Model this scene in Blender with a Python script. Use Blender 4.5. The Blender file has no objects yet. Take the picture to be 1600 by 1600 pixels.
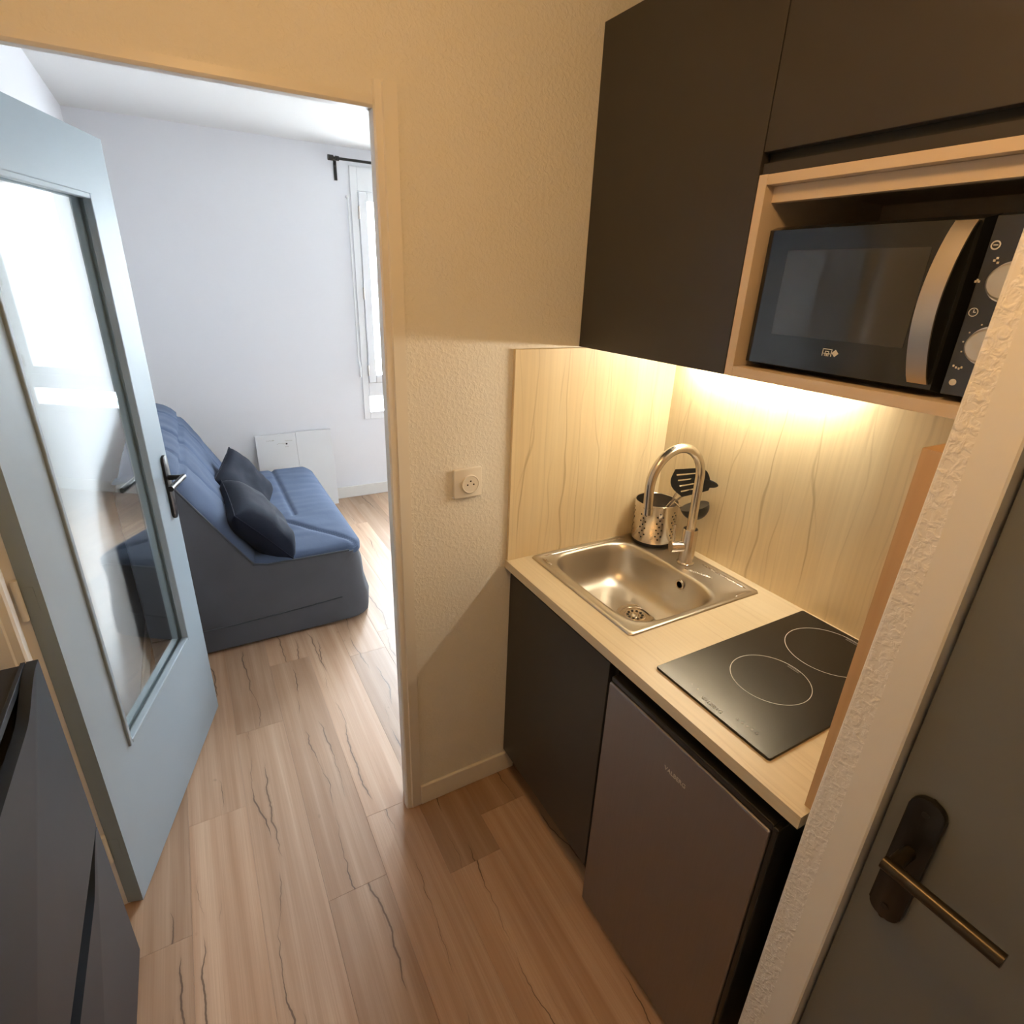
import bpy, bmesh, math, random
from mathutils import Vector, Matrix, noise as mnoise
PI = math.pi
S = bpy.context.scene
COL = S.collection

# ------------------------------------------------------------------ camera
cam = bpy.data.cameras.new('camera')
cam.sensor_fit = 'HORIZONTAL'; cam.sensor_width = 36.0; cam.lens = 19.574
cam.clip_start = 0.02; cam.clip_end = 200
cam_o = bpy.data.objects.new('camera', cam); COL.objects.link(cam_o)
cam_o.matrix_world = Matrix((
    (0.8706014, 0.1579801, -0.4659351, -0.7822569),
    (-0.4905505, 0.3511044, -0.7975499, -1.3717593),
    (0.0375948, 0.9229128, 0.3831692, 1.7172502),
    (0, 0, 0, 1)))
S.camera = cam_o

# ------------------------------------------------------------------ sky, exposure
SKY_STRENGTH = 46.0
world = bpy.data.worlds.new('overcast_sky'); S.world = world
world.use_nodes = True
bg = world.node_tree.nodes['Background']
bg.inputs['Color'].default_value = (0.82, 0.91, 1.0, 1)
bg.inputs['Strength'].default_value = SKY_STRENGTH
S.view_settings.view_transform = 'Standard'
S.view_settings.look = 'None'
S.view_settings.gamma = 1.0
S.view_settings.use_curve_mapping = False
S.view_settings.exposure = 0.32
# portal: guides the sky light through the window, gives off nothing itself
pl = bpy.data.lights.new('window_portal', 'AREA')
pl.shape = 'RECTANGLE'; pl.size = 1.42; pl.size_y = 1.80
pl.cycles.is_portal = True
plo = bpy.data.objects.new('window_portal', pl); COL.objects.link(plo)
plo.location = (1.10, 3.12, 1.52); plo.rotation_euler = (-PI/2, 0, 0)

LAMP_POWER = 13.2        # warm ceiling lamp of the hallway
LAMP_COLOUR = (1.0, 0.56, 0.20)
STRIP_POWER = 102.0       # under-cabinet tube, emission strength
STRIP_COLOUR = (1.0, 0.87, 0.65)

# ------------------------------------------------------------------ materials
def nt(name):
    m = bpy.data.materials.new(name); m.use_nodes = True
    t = m.node_tree; b = t.nodes['Principled BSDF']
    return m, t, b
def N(t, typ, **kw):
    n = t.nodes.new(typ)
    for k, v in kw.items(): setattr(n, k, v)
    return n
def L(t, a, b): t.links.new(a, b)
def plain(name, col, rough=0.5, metal=0.0, bump=None, spec=None, var=0.0, coat=0.0):
    m, t, b = nt(name)
    b.inputs['Base Color'].default_value = (*col, 1)
    b.inputs['Roughness'].default_value = rough
    b.inputs['Metallic'].default_value = metal
    if spec is not None: b.inputs['Specular IOR Level'].default_value = spec
    if coat: b.inputs['Coat Weight'].default_value = coat; b.inputs['Coat Roughness'].default_value = .05
    tc = N(t, 'ShaderNodeTexCoord')
    if var:
        n = N(t, 'ShaderNodeTexNoise'); n.inputs['Scale'].default_value = 6; n.inputs['Detail'].default_value = 4
        L(t, tc.outputs['Object'], n.inputs['Vector'])
        mx = N(t, 'ShaderNodeMix', data_type='RGBA')
        mx.inputs['A'].default_value = (*[c*(1-var) for c in col], 1)
        mx.inputs['B'].default_value = (*[min(1, c*(1+var)) for c in col], 1)
        L(t, n.outputs['Fac'], mx.inputs['Factor']); L(t, mx.outputs['Result'], b.inputs['Base Color'])
    if bump:
        sc, st, dist = bump
        n = N(t, 'ShaderNodeTexNoise'); n.inputs['Scale'].default_value = sc; n.inputs['Detail'].default_value = 3
        L(t, tc.outputs['Object'], n.inputs['Vector'])
        bp = N(t, 'ShaderNodeBump'); bp.inputs['Strength'].default_value = st; bp.inputs['Distance'].default_value = dist
        L(t, n.outputs['Fac'], bp.inputs['Height']); L(t, bp.outputs['Normal'], b.inputs['Normal'])
    return m
def plaster(name, col, sc, st, dist):
    m, t, b = nt(name)
    b.inputs['Base Color'].default_value = (*col, 1); b.inputs['Roughness'].default_value = .75
    b.inputs['Specular IOR Level'].default_value = .25
    tc = N(t, 'ShaderNodeTexCoord')
    n = N(t, 'ShaderNodeTexNoise'); n.inputs['Scale'].default_value = sc; n.inputs['Detail'].default_value = 2.5
    n.inputs['Distortion'].default_value = .4
    L(t, tc.outputs['Object'], n.inputs['Vector'])
    r = N(t, 'ShaderNodeValToRGB'); r.color_ramp.elements[0].position = .42; r.color_ramp.elements[1].position = .66
    L(t, n.outputs['Fac'], r.inputs['Fac'])
    bp = N(t, 'ShaderNodeBump'); bp.inputs['Strength'].default_value = st; bp.inputs['Distance'].default_value = dist
    L(t, r.outputs['Color'], bp.inputs['Height']); L(t, bp.outputs['Normal'], b.inputs['Normal'])
    return m
def wood(name, axis, c1, c2, cl, rough=.45, across=7.0, along=.45, lines=(), plank=False):
    """grain stretched along one object axis, thin contour lines like cut growth rings"""
    m, t, b = nt(name)
    tc = N(t, 'ShaderNodeTexCoord'); vec = tc.outputs['Object']
    oi = N(t, 'ShaderNodeObjectInfo')
    if plank:
        sc = N(t, 'ShaderNodeVectorMath', operation='SCALE'); sc.inputs[0].default_value = (37, 91, 53)
        L(t, oi.outputs['Random'], sc.inputs['Scale'])
        ad = N(t, 'ShaderNodeVectorMath', operation='ADD'); L(t, vec, ad.inputs[0]); L(t, sc.outputs[0], ad.inputs[1])
        vec = ad.outputs[0]
    def noise(ac, al, det, dist=0.0):
        mp = N(t, 'ShaderNodeMapping'); s = [ac]*3; s['xyz'.index(axis)] = al
        mp.inputs['Scale'].default_value = s; L(t, vec, mp.inputs['Vector'])
        n = N(t, 'ShaderNodeTexNoise'); n.inputs['Scale'].default_value = 1; n.inputs['Detail'].default_value = det
        n.inputs['Distortion'].default_value = dist
        L(t, mp.outputs['Vector'], n.inputs['Vector']); return n.outputs['Fac']
    def M(op, a, bb=None):
        n = N(t, 'ShaderNodeMath', operation=op)
        for i, v in enumerate((a, bb)):
            if v is None: continue
            if isinstance(v, (int, float)): n.inputs[i].default_value = v
            else: L(t, v, n.inputs[i])
        return n.outputs[0]
    def ramp(fac, p0, p1):
        r = N(t, 'ShaderNodeMapRange'); r.inputs['From Min'].default_value = p0; r.inputs['From Max'].default_value = p1
        L(t, fac, r.inputs['Value']); return r.outputs['Result']
    def mix(f, a, bb, mode='MIX'):
        n = N(t, 'ShaderNodeMix', data_type='RGBA', blend_type=mode)
        L(t, f, n.inputs['Factor'])
        for k, v in (('A', a), ('B', bb)):
            if isinstance(v, tuple): n.inputs[k].default_value = (*v, 1)
            else: L(t, v, n.inputs[k])
        return n.outputs['Result']
    broad = noise(across, along, 4)
    fine = noise(across*14, along*3.0, 3)
    col = mix(ramp(broad, .3, .7), c1, c2)
    col = mix(M('MULTIPLY', ramp(fine, .35, .75), .35), col, tuple(x*.80 for x in c2))
    # thin wandering growth lines, one per narrow strip, fading in and out
    if lines:
        sp3 = N(t, 'ShaderNodeSeparateXYZ'); L(t, vec, sp3.inputs[0])
        al = sp3.outputs['xyz'.index(axis)]
        ac = M('ADD', *[sp3.outputs[i] for i in range(3) if 'xyz'[i] != axis])
        for q, (fq, wd, am) in enumerate(lines):
            cv = N(t, 'ShaderNodeCombineXYZ'); L(t, M('MULTIPLY', ac, 4.0), cv.inputs[0]); L(t, M('MULTIPLY', al, 1.5), cv.inputs[1]); cv.inputs[2].default_value = q*5.1
            nn = N(t, 'ShaderNodeTexNoise'); nn.inputs['Scale'].default_value = 1; nn.inputs['Detail'].default_value = 2.5; L(t, cv.outputs[0], nn.inputs['Vector'])
            u = M('ADD', M('MULTIPLY', ac, fq), M('MULTIPLY', nn.outputs['Fac'], 2.2))
            d = M('ABSOLUTE', M('SUBTRACT', M('FRACT', u), .5))
            cv2 = N(t, 'ShaderNodeCombineXYZ'); L(t, M('MULTIPLY', M('FLOOR', u), 7.31), cv2.inputs[0]); L(t, M('MULTIPLY', al, 2.2), cv2.inputs[1]); cv2.inputs[2].default_value = q*3.3
            n3 = N(t, 'ShaderNodeTexNoise'); n3.inputs['Scale'].default_value = 1; n3.inputs['Detail'].default_value = 1; L(t, cv2.outputs[0], n3.inputs['Vector'])
            ln = M('MULTIPLY', M('SUBTRACT', 1.0, ramp(d, wd*.3, wd)), ramp(n3.outputs['Fac'], .42, .62))
            col = mix(M('MULTIPLY', ln, am), col, cl)
    if plank:
        # long dark cracks: wavy lines along the plank, opening and closing
        sx = N(t, 'ShaderNodeSeparateXYZ'); L(t, tc.outputs['Object'], sx.inputs[0])
        rnd = M('MULTIPLY', oi.outputs['Random'], 61.7)
        def n1(freq, off):
            n = N(t, 'ShaderNodeTexNoise', noise_dimensions='1D'); n.inputs['Scale'].default_value = freq; n.inputs['Detail'].default_value = 2.5
            L(t, M('ADD', sx.outputs['Y'], M('ADD', rnd, off)), n.inputs['W']); return n.outputs['Fac']
        for q, amp in ((0.0, .8), (7.3, .7)):
            x0 = M('MULTIPLY', M('SUBTRACT', M('FRACT', M('ADD', M('MULTIPLY', oi.outputs['Random'], 13.7+q*3), q)), .5), .15)
            wig = M('ADD', M('MULTIPLY', M('SUBTRACT', n1(2.6, q), .5), .075), M('MULTIPLY', M('SUBTRACT', n1(22, q+2), .5), .012))
            dist = M('ABSOLUTE', M('SUBTRACT', M('SUBTRACT', sx.outputs['X'], x0), wig))
            wid = M('MULTIPLY', ramp(n1(1.5, q+11), .48+q*.010, .60+q*.010), .0023)
            ck = M('LESS_THAN', dist, wid)
            col = mix(M('MULTIPLY', ck, amp), col, (.045, .028, .02))
            sh = M('MULTIPLY', M('SUBTRACT', 1.0, ramp(dist, .0, .010)), ramp(n1(1.5, q+11), .46+q*.008, .62+q*.008))
            col = mix(M('MULTIPLY', sh, .35), col, tuple(x*.55 for x in c2))
        kn = noise(26, 15, 2)
        col = mix(M('MULTIPLY', ramp(kn, .74, .84), .55), col, tuple(x*.45 for x in c2))
        # plank to plank tone
        hs = N(t, 'ShaderNodeHueSaturation'); L(t, col, hs.inputs['Color'])
        rv = N(t, 'ShaderNodeMapRange'); rv.inputs['To Min'].default_value = .80; rv.inputs['To Max'].default_value = 1.16
        L(t, oi.outputs['Random'], rv.inputs['Value']); L(t, rv.outputs['Result'], hs.inputs['Value'])
        col = hs.outputs['Color']
    L(t, col, b.inputs['Base Color'])
    b.inputs['Roughness'].default_value = rough
    bp = N(t, 'ShaderNodeBump'); bp.inputs['Strength'].default_value = .12; bp.inputs['Distance'].default_value = .001
    L(t, fine, bp.inputs['Height']); L(t, bp.outputs['Normal'], b.inputs['Normal'])
    return m
def pane(name, tint=(1, 1, 1), f0=.05):
    """thin glass sheet: clear, reflecting more towards grazing angles (Schlick)"""
    m = bpy.data.materials.new(name); m.use_nodes = True; t = m.node_tree
    for n in list(t.nodes): t.nodes.remove(n)
    out = N(t, 'ShaderNodeOutputMaterial'); tr = N(t, 'ShaderNodeBsdfTransparent'); tr.inputs['Color'].default_value = (*tint, 1)
    gl = N(t, 'ShaderNodeBsdfGlossy'); gl.inputs['Roughness'].default_value = 0.0
    ge = N(t, 'ShaderNodeNewGeometry'); dt = N(t, 'ShaderNodeVectorMath', operation='DOT_PRODUCT')
    L(t, ge.outputs['Normal'], dt.inputs[0]); L(t, ge.outputs['Incoming'], dt.inputs[1])
    def M(op, a, b=None):
        n = N(t, 'ShaderNodeMath', operation=op)
        for i, v in enumerate((a, b)):
            if v is None: continue
            if isinstance(v, (int, float)): n.inputs[i].default_value = v
            else: L(t, v, n.inputs[i])
        return n.outputs[0]
    k = M('POWER', M('SUBTRACT', 1.0, M('ABSOLUTE', dt.outputs['Value'])), 5.0)
    f = M('ADD', M('MULTIPLY', k, 1-f0), f0)
    mx = N(t, 'ShaderNodeMixShader')
    L(t, f, mx.inputs[0]); L(t, tr.outputs[0], mx.inputs[1]); L(t, gl.outputs[0], mx.inputs[2]); L(t, mx.outputs[0], out.inputs[0])
    return m
def emit(name, col, st):
    m, t, b = nt(name)
    b.inputs['Base Color'].default_value = (.9, .9, .9, 1)
    b.inputs['Emission Color'].default_value = (*col, 1); b.inputs['Emission Strength'].default_value = st
    return m
def fabric(name, col, rough=.9, sheen=.3):
    m, t, b = nt(name)
    tc = N(t, 'ShaderNodeTexCoord')
    n = N(t, 'ShaderNodeTexNoise'); n.inputs['Scale'].default_value = 350; n.inputs['Detail'].default_value = 2
    n2 = N(t, 'ShaderNodeTexNoise'); n2.inputs['Scale'].default_value = 5; n2.inputs['Detail'].default_value = 5
    L(t, tc.outputs['Object'], n.inputs['Vector']); L(t, tc.outputs['Object'], n2.inputs['Vector'])
    mx = N(t, 'ShaderNodeMix', data_type='RGBA')
    mx.inputs['A'].default_value = (*[c*.85 for c in col], 1); mx.inputs['B'].default_value = (*[c*1.15 for c in col], 1)
    L(t, n2.outputs['Fac'], mx.inputs['Factor']); L(t, mx.outputs['Result'], b.inputs['Base Color'])
    b.inputs['Roughness'].default_value = rough; b.inputs['Sheen Weight'].default_value = sheen
    b.inputs['Specular IOR Level'].default_value = .2
    bp = N(t, 'ShaderNodeBump'); bp.inputs['Strength'].default_value = .25; bp.inputs['Distance'].default_value = .0008
    bp2 = N(t, 'ShaderNodeBump'); bp2.inputs['Strength'].default_value = .35; bp2.inputs['Distance'].default_value = .012
    L(t, n.outputs['Fac'], bp.inputs['Height']); L(t, n2.outputs['Fac'], bp2.inputs['Height'])
    L(t, bp2.outputs['Normal'], bp.inputs['Normal']); L(t, bp.outputs['Normal'], b.inputs['Normal'])
    return m
def steel(name, col=(.62, .6, .57), rough=.28, aniso=(40, 40, 400)):
    m, t, b = nt(name)
    b.inputs['Base Color'].default_value = (*col, 1); b.inputs['Metallic'].default_value = 1.0
    tc = N(t, 'ShaderNodeTexCoord'); mp = N(t, 'ShaderNodeMapping'); mp.inputs['Scale'].default_value = aniso
    n = N(t, 'ShaderNodeTexNoise'); n.inputs['Scale'].default_value = 1; n.inputs['Detail'].default_value = 3
    L(t, tc.outputs['Object'], mp.inputs['Vector']); L(t, mp.outputs['Vector'], n.inputs['Vector'])
    r = N(t, 'ShaderNodeMapRange'); r.inputs['To Min'].default_value = rough*.8; r.inputs['To Max'].default_value = rough*1.25
    L(t, n.outputs['Fac'], r.inputs['Value']); L(t, r.outputs['Result'], b.inputs['Roughness'])
    return m

MAT = {}
MAT['wall'] = plaster('cream_plaster', (.80, .79, .76), 95, .38, .0020)
MAT['wall_coarse'] = plaster('coarse_plaster', (.82, .80, .77), 92, .55, .0024)
MAT['wall_smooth'] = plain('white_wall_paint', (.83, .835, .865), .8, bump=(160, .06, .001))
MAT['ceil'] = plain('ceiling_paint', (.82, .82, .81), .9, bump=(200, .06, .001))
MAT['trim'] = plain('white_satin_trim', (.80, .78, .74), .42, bump=(60, .04, .001))
MAT['trim_cool'] = plain('white_plastic', (.85, .86, .87), .35, bump=(80, .02, .0005))
MAT['plank'] = wood('oak_laminate', 'y', (.55, .385, .265), (.37, .22, .128), (.15, .09, .055), rough=.44, across=24, along=.8, plank=True)
MAT['underlay'] = plain('dark_underlay', (.10, .07, .05), .9)
MAT['splash'] = wood('ash_laminate_upright', 'z', (.80, .685, .47), (.71, .575, .365), (.36, .25, .12), rough=.40, across=8, along=.45, lines=((8.5, .028, .5), (10.5, .03, .35), (24, .06, .16)))
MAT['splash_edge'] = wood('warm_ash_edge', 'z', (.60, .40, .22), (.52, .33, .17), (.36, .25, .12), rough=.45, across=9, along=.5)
MAT['worktop'] = wood('ash_laminate_long', 'y', (.68, .60, .45), (.62, .53, .375), (.42, .30, .17), rough=.38, across=7, along=.5, lines=((18, .05, .28), (45, .09, .2)))
MAT['edge'] = wood('pale_birch_edge', 'y', (.68, .55, .42), (.60, .47, .34), (.45, .34, .22), rough=.5, across=9, along=.6)
MAT['niche'] = plain('pale_melamine', (.62, .51, .40), .5, var=.05)
MAT['dark'] = plain('anthracite_front', (.038, .034, .032), .42, var=.06, bump=(300, .03, .0005))
MAT['dark_in'] = plain('black_carcass', (.018, .017, .016), .6, var=.05)
MAT['fridge'] = steel('dark_brushed_steel', (.30, .285, .295), .42, (400, 400, 12))
MAT['blackpl'] = plain('black_plastic', (.012, .012, .012), .35, var=.05)
MAT['steel'] = steel('brushed_steel', (.60, .57, .53), .27, (12, 220, 220))
MAT['steel_b'] = steel('sink_bowl_steel', (.56, .53, .48), .33, (90, 90, 90))
MAT['chrome'] = steel('polished_steel', (.70, .65, .59), .22, (30, 30, 200))
MAT['bounce_cut'] = plain('dark_bounce_cut', (.07, .065, .06), .5, var=.05)  # for the added door out of view, dark to reduce bounce
MAT['hob'] = plain('hob_glass', (.010, .009, .008), .27, var=.05)
MAT['mark'] = plain('grey_print', (.58, .56, .53), .5, var=.02)
MAT['markfaint'] = plain('dim_print', (.13, .12, .11), .4, var=.02)
MAT['mw'] = plain('microwave_black', (.013, .014, .016), .12, var=.04, spec=.8)
MAT['mw_glass'] = plain('microwave_window', (.03, .032, .034), .05, var=.05, spec=1.0)
MAT['alu'] = steel('satin_aluminium', (.62, .56, .50), .34, (60, 60, 300))
MAT['knob'] = plain('silver_knob', (.55, .54, .52), .3, .6, var=.02)
MAT['door'] = plain('blue_grey_lacquer', (.27, .335, .385), .42, var=.03, bump=(120, .03, .0006))
MAT['door2'] = plain('grey_lacquer', (.160, .166, .162), .48, var=.03, bump=(40, .06, .001))
MAT['iron'] = plain('black_handle_metal', (.022, .02, .018), .32, .5, var=.06)
MAT['bronze'] = plain('worn_black_bronze', (.045, .034, .022), .28, .7, var=.15)
MAT['glass'] = pane('door_glass', (.95, .975, .965), .085)
MAT['wglass'] = pane('window_glass', (.985, .995, .995), .03)
MAT['sofa'] = fabric('grey_blue_cotton', (.057, .081, .136), .9, .08)
MAT['sofa_side'] = fabric('grey_cotton_side', (.075, .079, .092), .9, .08)
MAT['navy'] = fabric('navy_cotton', (.0045, .007, .016), .85, .02)
MAT['pipe'] = fabric('dark_piping', (.04, .045, .055))
MAT['shoe'] = plain('anthracite_melamine', (.016, .020, .027), .45, spec=.3, var=.08, bump=(220, .04, .0005))
MAT['shoe_in'] = plain('black_interior', (.012, .012, .013), .6, var=.05)
MAT['panel'] = plain('white_board', (.78, .79, .80), .5, var=.02)
MAT['facade'] = plain('pale_facade', (.85, .84, .80), .9, var=.06)
MAT['facade_gl'] = plain('far_window_glass', (.25, .30, .34), .15, var=.05)
MAT['rail'] = plain('grey_balcony_metal', (.30, .31, .33), .6, var=.05)
MAT['ground'] = plain('courtyard_paving', (.42, .40, .37), .9, var=.1)
MAT['tube'] = emit('lit_tube', STRIP_COLOUR, STRIP_POWER)
MAT['opal'] = emit('lit_opal_glass', LAMP_COLOUR, 4.0)

# ------------------------------------------------------------------ mesh helpers
def bx(bm, x0, x1, y0, y1, z0, z1, bev=0.0, seg=2):
    vs = [bm.verts.new(v) for v in ((x0,y0,z0),(x1,y0,z0),(x1,y1,z0),(x0,y1,z0),(x0,y0,z1),(x1,y0,z1),(x1,y1,z1),(x0,y1,z1))]
    fs = [bm.faces.new([vs[i] for i in f]) for f in ((0,3,2,1),(4,5,6,7),(0,1,5,4),(1,2,6,5),(2,3,7,6),(3,0,4,7))]
    if bev:
        es = {e for f in fs for e in f.edges}
        bmesh.ops.bevel(bm, geom=list(es), offset=bev, segments=seg, profile=.5, affect='EDGES')
    return bm
def box(*a, **k):
    bm = bmesh.new(); bx(bm, *a, **k); return bm
def tube(bm, pts, r, n=14, cap=True, r2=None):
    pts = [Vector(p) for p in pts]; rings = []
    up = None
    for i, p in enumerate(pts):
        d = (pts[min(i+1, len(pts)-1)] - pts[max(i-1, 0)]).normalized()
        if up is None:
            up = Vector((0,0,1)) if abs(d.z) < .9 else Vector((1,0,0))
        a = d.cross(up); a.normalize(); b2 = a.cross(d); up = b2
        rr = r[i] if isinstance(r, (list, tuple)) else r
        rings.append([bm.verts.new(p + a*math.cos(2*PI*k/n)*rr + b2*math.sin(2*PI*k/n)*rr) for k in range(n)])
    for A, B in zip(rings, rings[1:]):
        for k in range(n): bm.faces.new((A[k], A[(k+1)%n], B[(k+1)%n], B[k]))
    if cap:
        bm.faces.new(rings[0][::-1]); bm.faces.new(rings[-1])
    return bm
def lathe(bm, prof, c=(0,0,0), n=32, axis='z'):
    """prof: list of (r, h); revolve"""
    rings = []
    for r, h in prof:
        ring = []
        for k in range(n):
            a = 2*PI*k/n; u, v = r*math.cos(a), r*math.sin(a)
            P = {'z': (u, v, h), 'x': (h, u, v), 'y': (u, h, v)}[axis]
            ring.append(bm.verts.new(Vector(P)+Vector(c)))
        rings.append(ring)
    for A, B in zip(rings, rings[1:]):
        for k in range(n): bm.faces.new((A[k], A[(k+1)%n], B[(k+1)%n], B[k]))
    if prof[0][0] > 0: bm.faces.new(rings[0][::-1])
    if prof[-1][0] > 0: bm.faces.new(rings[-1])
    bmesh.ops.remove_doubles(bm, verts=bm.verts, dist=1e-6)
    return bm
def prism(bm, pts, ax, a0, a1, bev=0):
    """extrude a 2-D outline along ax ('x','y','z') from a0 to a1"""
    def P(u, v, a): return {'x': (a, u, v), 'y': (u, a, v), 'z': (u, v, a)}[ax]
    A = [bm.verts.new(P(u, v, a0)) for u, v in pts]; B = [bm.verts.new(P(u, v, a1)) for u, v in pts]
    fs = [bm.faces.new(A[::-1]), bm.faces.new(B)]
    n = len(pts)
    for i in range(n): fs.append(bm.faces.new((A[i], A[(i+1)%n], B[(i+1)%n], B[i])))
    if bev:
        es = list(fs[0].edges)+list(fs[1].edges)
        bmesh.ops.bevel(bm, geom=es, offset=bev, segments=2, profile=.5, affect='EDGES')
    return bm
def rrect(x0, x1, y0, y1, r, n=6):
    out = []
    for cx, cy, a0 in ((x1-r, y1-r, 0), (x0+r, y1-r, 90), (x0+r, y0+r, 180), (x1-r, y0+r, 270)):
        for k in range(n+1):
            a = math.radians(a0+90*k/n); out.append((cx+r*math.cos(a), cy+r*math.sin(a)))
    return out
def wpos(o):
    v = Vector((0,0,0))
    while o: v += Vector(o.location); o = o.parent
    return v
def obj(name, bm, mat, parent=None, smooth=False, local=False, origin=None):
    bmesh.ops.recalc_face_normals(bm, faces=bm.faces)
    off = Vector(origin) if origin else Vector((0,0,0))
    if parent and not local: off = wpos(parent) + off
    if off.length: bmesh.ops.translate(bm, verts=bm.verts, vec=-off)
    me = bpy.data.meshes.new(name); bm.to_mesh(me); bm.free()
    if smooth:
        for p in me.polygons: p.use_smooth = True
        if smooth != 'all':
            me.set_sharp_from_angle(angle=math.radians(smooth if isinstance(smooth, (int, float)) and smooth > 1 else 40))
    me.materials.append(MAT[mat] if isinstance(mat, str) else mat)
    o = bpy.data.objects.new(name, me); COL.objects.link(o)
    if parent: o.parent = parent
    if origin: o.location = Vector(origin)
    return o
def tag(o, label, cat, group=None):
    o['label'] = label; o['category'] = cat
    if group: o['group'] = group
    return o
def thing(name, label, cat, loc, group=None, rotz=0):
    o = bpy.data.objects.new(name, None); COL.objects.link(o); o.location = loc; o.rotation_euler.z = rotz
    o.empty_display_size = .1
    return tag(o, label, cat, group)
def struct(name, bm, mat, label=None, cat=None, smooth=False):
    o = obj(name, bm, mat, smooth=smooth); o['kind'] = 'structure'
    if label: o['label'] = label
    if cat: o['category'] = cat
    return o
def text_bm(body, size, extrude=.0003):
    c = bpy.data.curves.new('lettering', 'FONT'); c.body = body; c.size = size; c.extrude = extrude
    c.align_x = 'CENTER'; c.align_y = 'CENTER'; c.resolution_u = 3
    o = bpy.data.objects.new('lettering', c); COL.objects.link(o)
    me = bpy.data.meshes.new_from_object(o.evaluated_get(bpy.context.evaluated_depsgraph_get()))
    bm = bmesh.new(); bm.from_mesh(me)
    bpy.data.objects.remove(o); bpy.data.curves.remove(c); bpy.data.meshes.remove(me)
    return bm
def place(bm, xa, ya, org):
    """map local x,y to world directions xa, ya at org"""
    xa, ya = Vector(xa), Vector(ya); za = xa.cross(ya)
    M = Matrix((xa, ya, za)).transposed().to_4x4(); M.translation = Vector(org)
    bmesh.ops.transform(bm, matrix=M, verts=bm.verts); return bm

# ------------------------------------------------------------------ key measures (metres)
XJ, XL = -0.359, -1.185          # doorway, right and left
WT = 0.072                       # partition thickness
YB = 3.05                        # far wall of the living room
H = 2.51
D = 0.625                        # niche back wall
HC = 0.898                       # worktop height
XU = 0.2216                      # front of wall cabinets
ZU = 1.548
XLW, XRW = -1.165, 1.98          # living room side walls
XHL, YH = -1.44, -2.45           # hallway left wall, hallway end

# ------------------------------------------------------------------ room shell
fl = struct('floor', box(XHL-.05, XRW+.05, YH-.05, YB+.05, -.10, -.008), 'underlay', 'oak laminate floor of light planks running into the living room', 'floor')
random.seed(11)
PW = 0.176
joint = {-2: -.11, -1: .265, 0: .63, 2: .03}     # columns whose end joints show
k0 = int(math.floor((XHL+.845)/PW)); k1 = int(math.ceil((XRW+.845)/PW))
pname = 0
for k in range(k0, k1):
    xa, xb = max(-.845+k*PW, XHL), min(-.845+(k+1)*PW, XRW)
    if xb-xa < .02: continue
    ya = joint.get(k, random.uniform(-.9, .3))
    while ya > YH: ya -= 1.215
    while ya < YB:
        y0, y1 = max(ya, YH), min(ya+1.215, YB)
        if xa > D+.1: y0 = max(y0, WT)
        ya += 1.215
        if y1-y0 < .03: continue
        cx, cy = (xa+xb)/2, (y0+y1)/2
        b = box(xa+.0002, xb-.0002, y0+.0002, y1-.0002, -.0079, 0)
        es = [e for e in b.edges if all(v.co.z > -.001 for v in e.verts)]
        bmesh.ops.bevel(b, geom=es, offset=.0003, segments=1, affect='EDGES')
        obj('plank', b, 'plank', fl, origin=(cx, cy, 0))
struct('ceiling', box(XHL-.1, XRW+.1, YH-.1, YB+.1, H, H+.1), 'ceil', 'white ceiling over hallway and living room', 'ceiling')
b = bmesh.new()
bx(b, XHL, XL-.052, 0, WT, 0, H); bx(b, XJ+.051, XRW, 0, WT, 0, H); bx(b, XL-.052, XJ+.051, 0, WT, 2.062, H)
struct('wall_middle', b, 'wall', 'textured cream wall with the doorway and the socket', 'wall')
b = bmesh.new(); bx(b, XLW-.1, XLW, WT, YB, 0, H); struct('wall_left', b, 'wall_smooth', 'white side wall behind the sofa', 'wall')
b = bmesh.new(); bx(b, XHL-.1, XHL, YH, WT, 0, H); struct('wall_hall', b, 'wall', 'cream hallway wall behind the shoe cabinet', 'wall')
b = bmesh.new(); bx(b, XRW, XRW+.1, WT, YB, 0, H); struct('wall_right', b, 'wall_smooth', 'white living room wall beside the window', 'wall')
WX0, WX1, WZ0, WZ1 = .392, 1.80, .645, 2.405
b = bmesh.new()
bx(b, XLW-.1, WX0, YB, YB+.12, 0, H); bx(b, WX1, XRW+.1, YB, YB+.12, 0, H)
bx(b, WX0, WX1, YB, YB+.12, 0, WZ0); bx(b, WX0, WX1, YB, YB+.12, WZ1, H)
struct('wall_back', b, 'wall_smooth', 'white far wall of the living room around the window', 'wall')
struct('wall_kitchen', box(D, D+.07, -1.049, 0, 0, H), 'wall', 'cream wall behind the kitchenette', 'wall')
struct('wall_entry', box(XHL, D, YH-.1, YH, 0, H), 'wall', 'cream hallway end wall', 'wall')
b = bmesh.new()
# niche cheek: hand-plastered, leaning back a little towards the top
yz = [(0, -1.0495), (.93, -1.0500), (1.25, -1.0560), (1.56, -1.0620), (1.92, -1.0660), (H, -1.0670)]
for (za, ya_), (zb, yb_) in zip(yz, yz[1:]):
    vs = [b.verts.new(v) for v in ((0, -1.093, za), (D+.07, -1.093, za), (D+.07, ya_, za), (0, ya_, za), (0, -1.093, zb), (D+.07, -1.093, zb), (D+.07, yb_, zb), (0, yb_, zb))]
    for f in ((0, 1, 5, 4), (1, 2, 6, 5), (2, 3, 7, 6), (3, 0, 4, 7)): b.faces.new([vs[i] for i in f])
bmesh.ops.remove_doubles(b, verts=b.verts, dist=1e-5)
es = [e for e in b.edges if all(abs(v.co.x) < 1e-6 and v.co.y > -1.08 for v in e.verts)]
bmesh.ops.bevel(b, geom=es, offset=.006, segments=3, profile=.5, affect='EDGES')
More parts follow.
